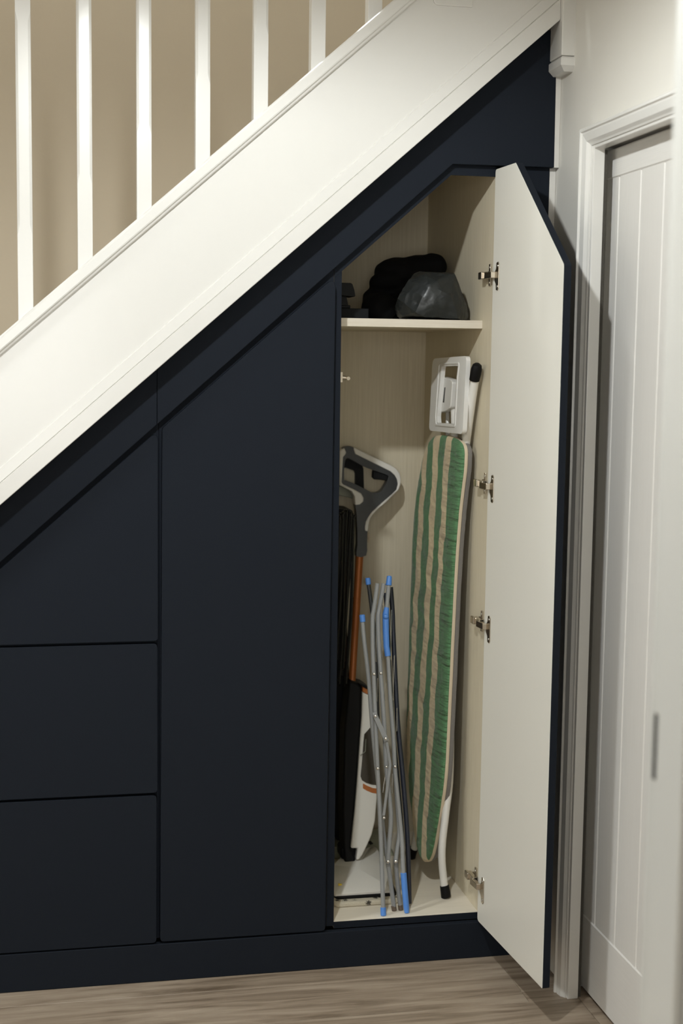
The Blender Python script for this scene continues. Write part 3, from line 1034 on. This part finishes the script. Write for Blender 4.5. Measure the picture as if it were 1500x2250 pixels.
flat_bar('link_bar', [(0.7838, 0.1205, 0.6080), (0.7857, 0.1186, 0.6002), (0.8104, 0.1072, 0.5437), (0.8128, 0.1060, 0.5370)], 0.0118, 0.003)
flat_bar('link_bar', [(0.8142, 0.1100, 0.5340), (0.8230, 0.1036, 0.4762), (0.8144, 0.0936, 0.4267), (0.8024, 0.0793, 0.3530)], 0.0068, 0.003)
for c, rr in (((0.7880, 0.1475, 0.6995), 0.0042), ((0.8085, 0.1585, 0.6985), 0.0042), ((0.7862, 0.1165, 0.5985), 0.0046), ((0.8106, 0.1050, 0.5430), 0.0046),
              ((0.7906, 0.1010, 0.4685), 0.0042), ((0.8160, 0.1135, 0.4675), 0.0038), ((0.8382, 0.1138, 0.4670), 0.0042), ((0.8030, 0.0775, 0.3475), 0.0040),
              ((0.8134, 0.0685, 0.2365), 0.0050), ((0.8336, 0.0683, 0.2360), 0.0050)):
    bm = bmesh.new()
    bm_dome(bm, c, (-0.1, -1, 0.0), rr, rr * 0.62)
    emit('rivet', bm, 'steel', ca, smooth=True)
W = [((0.808, 0.2224, 0.8501), (0.8029, 0.1943, 0.7219)), ((0.8264, 0.2249, 0.8611), (0.8202, 0.1951, 0.7259)), ((0.8488, 0.2222, 0.8492), (0.842, 0.195, 0.7253)),
     ((0.8519, 0.1972, 0.7352), (0.8443, 0.1729, 0.6246)), ((0.8267, 0.1824, 0.668), (0.8228, 0.173, 0.6253)), ((0.8057, 0.1851, 0.68), (0.8025, 0.1727, 0.6238)),
     ((0.8204, 0.1356, 0.4552), (0.8101, 0.1235, 0.4)), ((0.8366, 0.133, 0.4433), (0.8337, 0.1228, 0.3967)), ((0.858, 0.185, 0.60), (0.8545, 0.168, 0.545))]
for a_, b_ in W:
    bm = bmesh.new()
    bm_tube(bm, [a_, b_], 0.0011, 8)
    bm_dome(bm, b_, (0, 0, -1), 0.0020, 0.0020, 8, 3)
    emit('wire', bm, 'steel', ca, smooth=True)

# ------------------------------------------------------------------ upright floor cleaner
sm = thing('floor_cleaner', (0.80, 0.33, ZF), 'white and charcoal upright floor cleaner with copper orange pole and loop handle', 'floor cleaner')
YM = 0.33
LEAN = 0.24818                      # the machine leans back against the rear panel
XZT = lambda u, v, a: (u, YM + (v - 0.15) * LEAN + a, v)
outer = [(0.7785, 1.1404), (0.7816, 1.2228), (0.7854, 1.2366), (0.7961, 1.2454), (0.8066, 1.2479), (0.8157, 1.2473), (0.8221, 1.2441), (0.8605, 1.2253), (0.8991, 1.2064), (0.9249, 1.195), (0.9403, 1.1849), (0.9489, 1.1722), (0.9516, 1.1571), (0.9503, 1.1433), (0.9444, 1.1282), (0.928, 1.1133), (0.9075, 1.0947), (0.8872, 1.0786), (0.871, 1.0638), (0.8614, 1.0526), (0.8564, 1.0403), (0.8539, 1.0279), (0.8521, 1.0155), (0.8494, 0.9796), (0.8456, 0.95), (0.8184, 0.948), (0.8222, 0.98), (0.8231, 1.0356), (0.8219, 1.0729), (0.8199, 1.0866), (0.8195, 1.1102), (0.811, 1.1252), (0.7831, 1.141)]
hole = [(0.7908, 1.1578), (0.7936, 1.1977), (0.7988, 1.2128), (0.8053, 1.2153), (0.8488, 1.1926), (0.8771, 1.1813), (0.8978, 1.1749), (0.9158, 1.1673), (0.9168, 1.1598), (0.9096, 1.1435), (0.8984, 1.1272), (0.8877, 1.121), (0.8772, 1.1199), (0.8655, 1.1224), (0.8285, 1.1414), (0.7965, 1.154)]
out_s = [tuple(p) for p in smooth_loop(outer, 2)]
hole_s = [tuple(p) for p in smooth_loop(hole, 3)]
hd = prism('handle', out_s, -0.013, 0.014, 'dark_plastic', sm, holes=[hole_s], put=XZT, bevel=0.0048, seg=4, smooth=True)
w_in = [(0.8207, 1.2416), (0.8253, 1.2265), (0.8599, 1.2102), (0.8985, 1.1913), (0.9242, 1.1786), (0.9356, 1.1685), (0.9417, 1.1572), (0.9437, 1.1433), (0.9391, 1.1283), (0.9255, 1.1158), (0.9051, 1.0997), (0.8848, 1.0836), (0.8673, 1.0688), (0.8563, 1.0552), (0.848, 1.0416), (0.8448, 1.028), (0.8444, 1.0181), (0.8476, 1.0158)]
w_out = [(0.8529, 1.0155), (0.8547, 1.0279), (0.8573, 1.0405), (0.8625, 1.053), (0.8719, 1.0643), (0.8882, 1.0791), (0.9085, 1.0952), (0.9289, 1.1138), (0.9455, 1.1282), (0.9514, 1.1433), (0.9528, 1.1571), (0.95, 1.1727), (0.9411, 1.1857), (0.9255, 1.196), (0.8995, 1.2074), (0.861, 1.2263), (0.8228, 1.2451)]
prism('handle_trim', w_in + w_out, -0.0155, 0.0160, 'white_plastic', hd, put=XZT, bevel=0.0035, seg=3, smooth=True)
w_l = [(0.7812, 1.2353), (0.7947, 1.2444), (0.7995, 1.2316), (0.798, 1.2266), (0.7905, 1.2178), (0.7873, 1.1853), (0.784, 1.1491), (0.7871, 1.1441), (0.8011, 1.1378), (0.8202, 1.1289), (0.838, 1.1188), (0.8447, 1.1063), (0.8436, 1.0964), (0.8329, 1.0877), (0.8191, 1.0866), (0.8187, 1.1102), (0.8102, 1.1245), (0.783, 1.1388), (0.7771, 1.1396)]
prism('handle_trim', w_l, -0.0155, 0.0160, 'white_plastic', hd, put=XZT, bevel=0.0035, seg=3, smooth=True)
prism('trigger', rounded([(0.8771, 1.1828), (0.8978, 1.1764), (0.9178, 1.1679), (0.9158, 1.152), (0.8969, 1.1548), (0.8787, 1.1562), (0.8737, 1.1624), (0.8756, 1.1775)], 0.003), -0.007, 0.009, 'black_plastic', hd, put=XZT, bevel=0.002, smooth=True)
tube('pole', [XZT(0.8305, 0.9614, 0), XZT(0.7947, 0.6031, 0)], [0.0112, 0.0094], 'orange', sm, n=24)
bb = [(0.7814, 0.6215), (0.8053, 0.6136), (0.8164, 0.6036), (0.8159, 0.5904), (0.812, 0.5246), (0.8044, 0.4593), (0.7929, 0.3591), (0.7838, 0.2889), (0.7704, 0.2018), (0.7687, 0.1902), (0.7815, 0.1628), (0.7797, 0.1489), (0.7522, 0.1504), (0.7502, 0.197), (0.7512, 0.2904), (0.7638, 0.4906), (0.7779, 0.5952)]
bd = prism('body', bb, -0.030, 0.040, 'black_plastic', sm, put=XZT, bevel=0.006, seg=3, smooth=True)
wp = [(0.8166, 0.5916), (0.8372, 0.5813), (0.8431, 0.5355), (0.8475, 0.4874), (0.8487, 0.3921), (0.8472, 0.3259), (0.8436, 0.2978), (0.8381, 0.2569), (0.8278, 0.2222), (0.8128, 0.1937), (0.7994, 0.1711), (0.7902, 0.1611), (0.7813, 0.1581), (0.7828, 0.1662), (0.7875, 0.1892), (0.7687, 0.1902), (0.7838, 0.2889), (0.7929, 0.3591), (0.8044, 0.4593), (0.812, 0.5246)]
pn = prism('front_panel', wp, -0.034, 0.040, 'white_plastic', sm, put=XZT, bevel=0.004, seg=3, smooth=True)
tk = [(0.8445, 0.5079), (0.8418, 0.5056), (0.8167, 0.4815), (0.8132, 0.459), (0.8076, 0.4117), (0.8022, 0.3728), (0.8057, 0.3632), (0.8168, 0.3557), (0.833, 0.3502), (0.8494, 0.3483), (0.8503, 0.3684), (0.8503, 0.4635)]
tkp = prism('water_tank', tk, -0.0365, -0.005, 'tank', pn, put=XZT, bevel=0.003, seg=3, smooth=True)
tube('tank_ridge', [XZT(0.8032, 0.4276, -0.0372), XZT(0.8173, 0.4377, -0.0372), XZT(0.8202, 0.4696, -0.0372)], 0.0009, 'grey_collar', tkp)
prism('band', [(0.8177, 0.6042), (0.8371, 0.5927), (0.8375, 0.5819), (0.8163, 0.5916)], -0.0345, 0.0405, 'orange', pn, put=XZT, bevel=0.001)
prism('collar', [(0.8041, 0.6154), (0.8255, 0.6081), (0.838, 0.5993), (0.8373, 0.5929), (0.8177, 0.6048)], -0.030, 0.040, 'black_plastic', sm, put=XZT, bevel=0.002)
prism('band', [(0.8079, 0.3549), (0.819, 0.3485), (0.8339, 0.3419), (0.8486, 0.3394), (0.848, 0.3259), (0.8321, 0.329), (0.8172, 0.3356), (0.8074, 0.3419)], -0.0348, 0.02, 'orange', pn, put=XZT, bevel=0.001)
# floor head with its cloth
hb = [(0.690, 0.128), (0.845, 0.128), (0.862, 0.300), (0.863, 0.425), (0.797, 0.362), (0.750, 0.342), (0.716, 0.292), (0.683, 0.200)]
bm = bmesh.new()
prism('mop_cloth', rounded([(0.684, 0.102), (0.858, 0.102), (0.874, 0.30), (0.872, 0.428), (0.795, 0.370), (0.745, 0.350), (0.708, 0.295), (0.676, 0.20)], 0.02), ZF + 0.0003, ZF + 0.0135, 'pad', sm, put=XY, bevel=0.004, seg=2)
prism('bumper', rounded([(0.693, 0.1225), (0.851, 0.1225), (0.868, 0.30), (0.866, 0.427), (0.796, 0.366), (0.748, 0.346), (0.712, 0.294), (0.682, 0.20)], 0.012), ZF + 0.0135, ZF + 0.021, 'black_plastic', sm, put=XY, bevel=0.002)
base = rounded(hb, [0.006, 0.012, 0.02, 0.012, 0.02, 0.02, 0.03, 0.02], 4)
topz = lambda x, y: ZF + 0.027 + 0.016 * max(0.0, min(1.0, (y - 0.125) / 0.24)) + 0.005 * math.sin(math.pi * (x - 0.68) / 0.19)
bm = bmesh.new()
lo = [bm.verts.new((x, y, ZF + 0.0205)) for x, y in base]
mid = [bm.verts.new((x, y, topz(x, y) - 0.003)) for x, y in base]
cxm, cym = 0.775, 0.26
hi = [bm.verts.new((cxm + (x - cxm) * 0.965, cym + (y - cym) * 0.97, topz(x, y))) for x, y in base]
for A_, B_ in ((lo, mid), (mid, hi)):
    for i in range(len(base)):
        j = (i + 1) % len(base)
        bm.faces.new((A_[i], A_[j], B_[j], B_[i]))
cv = bm.verts.new((cxm, cym, topz(cxm, cym) + 0.003))
for i in range(len(base)):
    bm.faces.new((hi[i], hi[(i + 1) % len(base)], cv))
bm.faces.new(lo[::-1])
fh = emit('floor_head', bm, 'white_plastic', sm, smooth=True, sharp=50)
prism('warning_sticker', [(0.7065, 0.1655), (0.7165, 0.1690), (0.7085, 0.1755)], ZF + 0.0330, ZF + 0.0368, 'yellow', fh, put=XY)
box('swivel', 0.744, 0.786, 0.315, 0.375, ZF + 0.045, 0.190, 'black_plastic', sm, bevel=0.008)
# flex wound on the hook
bm = bmesh.new()
for i in range(9):
    x = 0.7505 + 0.0050 * i
    y = 0.425 + 0.006 * (i % 2)
    top = 1.078 - 0.0025 * abs(i - 4) ** 1.3
    bot = 0.615 + 0.022 * ((i * 5) % 4)
    wv = 0.003 * math.sin(i * 2.1)
    pts = []
    for k in range(9):
        z = top + (bot - top) * k / 8
        pts.append((x - 0.016 * (k / 8) + wv * math.sin(k * 0.7 + i), y - 0.012, z))
    back = [(p[0] + 0.002, p[1] + 0.024, p[2]) for p in pts[::-1]]
    loop = [(x, y - 0.007, top + 0.009), (x, y + 0.007, top + 0.009)]
    bm_tube(bm, [pts[0]] + pts[1:] + [(pts[-1][0], y, bot - 0.010)] + back + loop[::-1], 0.0029, 8, closed=True)
emit('power_flex', bm, 'cable', sm, smooth=True)

# ------------------------------------------------------------------ black vacuum behind it
vc = thing('vacuum_cleaner', (0.775, 0.53, ZF), 'black upright vacuum cleaner mostly hidden behind the white floor cleaner', 'vacuum cleaner')
ho = [(0.7925, 1.1305), (0.7955, 1.2014), (0.8046, 1.2091), (0.815, 1.2116), (0.8349, 1.2039), (0.8548, 1.1922), (0.8582, 1.1819), (0.8612, 1.1172), (0.8508, 1.1056), (0.7967, 1.1072)]
hi_ = [(0.8359, 1.1303), (0.8353, 1.169), (0.8313, 1.1768), (0.8022, 1.1872), (0.8014, 1.1524), (0.8096, 1.1304)]
prism('handle', rounded(ho, 0.006), 0.6235, 0.6345, 'black_plastic', vc, holes=[rounded(hi_, 0.005)], bevel=0.004, seg=3, smooth=True)
prism('collar', rounded([(0.7, 1.16), (0.7931, 1.1332), (0.8169, 1.1215), (0.8276, 1.106), (0.8283, 1.0989), (0.7, 1.13)], 0.003), 0.600, 0.622, 'grey_collar', vc, bevel=0.003)
prism('body', rounded([(0.700, 1.088), (0.8000, 1.080), (0.8060, 0.980), (0.785, 0.818), (0.797, 0.615), (0.8171, 0.600), (0.8247, 0.170), (0.800, 0.142), (0.7757, 0.1400), (0.7559, 0.165), (0.7587, 0.346), (0.7595, 0.488), (0.7600, 0.590), (0.7553, 0.92), (0.700, 1.02)], 0.008), 0.490, 0.590, 'black_plastic', vc, bevel=0.006, seg=3)
prism('foot', rounded([(0.710, 0.1115), (0.830, 0.1115), (0.830, 0.138), (0.800, 0.150), (0.735, 0.146)], 0.006), 0.445, 0.625, 'grey_collar', vc, bevel=0.005)
box('rating_label', 0.746, 0.7662, 0.4860, 0.4898, 1.0155, 1.0394, 'teal', vc)

# folded plastic packet on the cupboard floor at the back
pk = thing('plastic_packet', (0.89, 0.55, ZF), 'crumpled pale green plastic packet with black lettering, behind the floor cleaner', 'packet')
bm = bmesh.new()
NX, NY = 14, 10
g = []
for side in (0, 1):
    rows_ = []
    for j in range(NY + 1):
        row = []
        for i in range(NX + 1):
            u, v = i / NX, j / NY
            edge = min(u, 1 - u, v, 1 - v) * 4
            th = 0.016 * min(1, edge) + 0.001
            x = 0.838 + 0.085 * u + 0.010 * noise.noise(Vector((u * 3, v * 3, 1)))
            y = 0.448 + 0.140 * v
            z = ZF + 0.0015 + (th + 0.003 * abs(noise.noise(Vector((u * 5, v * 5, 7)))) * min(1, edge) + 0.030 * v if side else 0.026 * v)
            row.append(bm.verts.new((x, y, z)))
        rows_.append(row)
    g.append(rows_)
for side in (0, 1):
    for j in range(NY):
        for i in range(NX):
            q = g[side]
            bm.faces.new((q[j][i], q[j][i + 1], q[j + 1][i + 1], q[j + 1][i]))
rim = lambda q: q[0] + [r[-1] for r in q[1:]] + q[-1][-2::-1] + [r[0] for r in q[-2:0:-1]]
ra, rb = rim(g[0]), rim(g[1])
for i in range(len(ra)):
    j = (i + 1) % len(ra)
    bm.faces.new((ra[i], ra[j], rb[j], rb[i]))
emit('film', bm, 'packet', pk, smooth=True, sharp=80)
tx = bpy.data.curves.new('lettering', 'FONT')
tx.body = 'as'
tx.size = 0.019
tx.extrude = 0.0012
tx.offset = 0.0006
tx.align_x = 'CENTER'
tmp = bpy.data.objects.new('lettering_source', tx)
COL.objects.link(tmp)
dg = bpy.context.evaluated_depsgraph_get()
me = bpy.data.meshes.new_from_object(tmp.evaluated_get(dg))
bpy.data.objects.remove(tmp)
lt = bpy.data.objects.new('lettering', me)
me.materials.clear()
me.materials.append(M['print'])
COL.objects.link(lt)
lt.parent = pk
lt.matrix_local = Matrix.Translation(Vector((0.858, 0.478, 0.1405)) - ROOT[pk.name]) @ Matrix.Rotation(math.radians(12), 4, 'X') @ Matrix.Rotation(math.radians(-75), 4, 'Z')

# ------------------------------------------------------------------ things on the shelf
ZS = 1.5875


def blob(name, parts, mat, loc, label, cat, disp, dscale, voxel=0.006, smooth_it=6, sharp=180, zclip=ZS + 0.0006):
    """soft goods: ellipsoids merged by voxel remesh, then crumpled"""
    bm = bmesh.new()
    for c, r in parts:
        res = bmesh.ops.create_icosphere(bm, subdivisions=3, radius=1.0)
        for v in res['verts']:
            v.co = Vector((c[0] + v.co.x * r[0], c[1] + v.co.y * r[1], c[2] + v.co.z * r[2])) - Vector(loc)
    me = bpy.data.meshes.new(name)
    bm.to_mesh(me)
    bm.free()
    o = bpy.data.objects.new(name, me)
    COL.objects.link(o)
    md = o.modifiers.new('merge', 'REMESH')
    md.mode = 'VOXEL'
    md.voxel_size = voxel
    md = o.modifiers.new('relax', 'SMOOTH')
    md.iterations = smooth_it
    dg_ = bpy.context.evaluated_depsgraph_get()
    me2 = bpy.data.meshes.new_from_object(o.evaluated_get(dg_))
    o.modifiers.clear()
    o.data = me2
    me2.name = name
    nr = [v.normal.copy() for v in me2.vertices]
    for v, nn in zip(me2.vertices, nr):
        w = v.co + Vector(loc)
        k = noise.noise(w * dscale) + 0.5 * noise.noise(w * dscale * 2.3 + Vector((9, 2, 5)))
        rg_ = 1 - 2 * abs(noise.noise(w * dscale * 0.8 + Vector((4, 7, 1))))
        v.co += nn * (disp * (0.6 * k + 0.5 * rg_))
        v.co.z = max(v.co.z, zclip - loc[2])
        if v.co.x + loc[0] > XR - 0.003:
            v.co.x = XR - 0.003 - loc[0]
    me2.materials.clear()
    me2.materials.append(M[mat])
    for p in me2.polygons:
        p.use_smooth = True
    o.location = loc
    ROOT[o.name] = Vector(loc)
    return tag(o, label, cat)


blob('bundled_jacket', [((0.86, 0.42, 1.640), (0.055, 0.06, 0.05)), ((0.905, 0.42, 1.715), (0.068, 0.06, 0.042)), ((0.865, 0.40, 1.692), (0.045, 0.05, 0.030)), ((0.955, 0.42, 1.725), (0.055, 0.06, 0.040)),
                        ((0.988, 0.40, 1.735), (0.036, 0.05, 0.036)), ((0.985, 0.40, 1.66), (0.040, 0.06, 0.06)), ((0.92, 0.40, 1.635), (0.08, 0.06, 0.05)), ((0.83, 0.34, 1.622), (0.045, 0.06, 0.040)),
                        ((0.825, 0.315, 1.612), (0.042, 0.035, 0.030)), ((1.00, 0.34, 1.63), (0.030, 0.04, 0.045))],
     'jacket', (0.92, 0.40, ZS), 'black fabric garment bundled up at the back of the shelf', 'garment', 0.006, 22)


def crumpled_bag(name, pts, mat, loc, label, cat):
    """folded nylon: hull over chosen corners, subdivided and puckered so that flat facets meet in creases"""
    bm = bmesh.new()
    for p in pts:
        bm.verts.new(Vector(p) - Vector(loc))
    r_ = bmesh.ops.convex_hull(bm, input=bm.verts)
    junk = list({g_ for g_ in r_['geom_interior'] + r_['geom_unused'] if isinstance(g_, bmesh.types.BMVert)})
    if junk:
        bmesh.ops.delete(bm, geom=junk, context='VERTS')
    bmesh.ops.triangulate(bm, faces=bm.faces[:])
    for k in range(3):
        bmesh.ops.subdivide_edges(bm, edges=bm.edges[:], cuts=1, use_grid_fill=True)
        if k == 1:
            bmesh.ops.smooth_vert(bm, verts=bm.verts[:], factor=0.18, use_axis_x=True, use_axis_y=True, use_axis_z=True)
    bmesh.ops.triangulate(bm, faces=[f for f in bm.faces if len(f.verts) > 4])
    bm.normal_update()
    mv = []
    for v in bm.verts:
        w_ = v.co + Vector(loc)
        q = w_ * 26
        rg_ = abs(noise.noise(q)) - 0.22
        mv.append((v, v.normal * (-0.012 * max(0, 0.16 - abs(rg_)) + 0.006 * noise.noise(q * 0.6 + Vector((3, 1, 8))))))
    for v, d in mv:
        v.co += d
        v.co.z = max(v.co.z, ZS + 0.0006 - loc[2])
    bmesh.ops.recalc_face_normals(bm, faces=bm.faces)
    me_ = bpy.data.meshes.new(name)
    bm.to_mesh(me_)
    bm.free()
    for p in me_.polygons:
        p.use_smooth = True
    try:
        me_.set_sharp_from_angle(angle=math.radians(24))
    except Exception:
        pass
    o = bpy.data.objects.new(name, me_)
    me_.materials.append(M[mat])
    o.location = loc
    COL.objects.link(o)
    return tag(o, label, cat)


crumpled_bag('nylon_bag', [(0.832, 0.165, 1.640), (0.836, 0.200, 1.618), (0.862, 0.165, 1.684), (0.905, 0.150, 1.702), (0.982, 0.150, 1.706), (0.988, 0.230, 1.712), (0.905, 0.240, 1.712),
                           (1.004, 0.165, 1.655), (1.016, 0.240, 1.650), (1.030, 0.190, 1.600), (1.024, 0.180, 1.590), (1.030, 0.260, 1.620), (0.962, 0.130, 1.600), (0.930, 0.118, 1.630), (0.880, 0.130, 1.632), (0.872, 0.122, 1.605), (0.958, 0.118, 1.648), (0.900, 0.115, 1.672), (0.850, 0.170, 1.595), (0.860, 0.250, 1.590), (1.000, 0.275, 1.590), (0.985, 0.130, 1.590), (0.90, 0.125, 1.592)],
             'nylon', (0.94, 0.20, ZS), 'dark grey crumpled nylon bag at the front of the shelf', 'bag')
bx = box('storage_case', 0.667, 0.7700, 0.190, 0.330, ZS + 0.0003, ZS + 0.0270, 'box_grey', None, bevel=0.002, origin=(0.72, 0.26, ZS))
tag(bx, 'flat dark grey case lying at the left of the shelf', 'case')
sd = thing('black_stand', (0.70, 0.25, ZS + 0.027), 'black plastic device with T-shaped head, on the flat grey case', 'stand')
prism('head', rounded([(0.668, 1.6480), (0.7380, 1.6430), (0.7350, 1.6600), (0.7290, 1.6770), (0.668, 1.6770)], [0.002, 0.004, 0.01, 0.008, 0.002]), 0.200, 0.262, 'black_plastic', sd, bevel=0.003)
prism('stem', rounded([(0.684, 1.6165), (0.7245, 1.6165), (0.7180, 1.6450), (0.684, 1.6470)], 0.002), 0.215, 0.250, 'black_plastic', sd, bevel=0.002)
box('foot', 0.690, 0.7265, 0.205, 0.262, ZS + 0.0272, ZS + 0.035, 'black_plastic', sd, bevel=0.002)
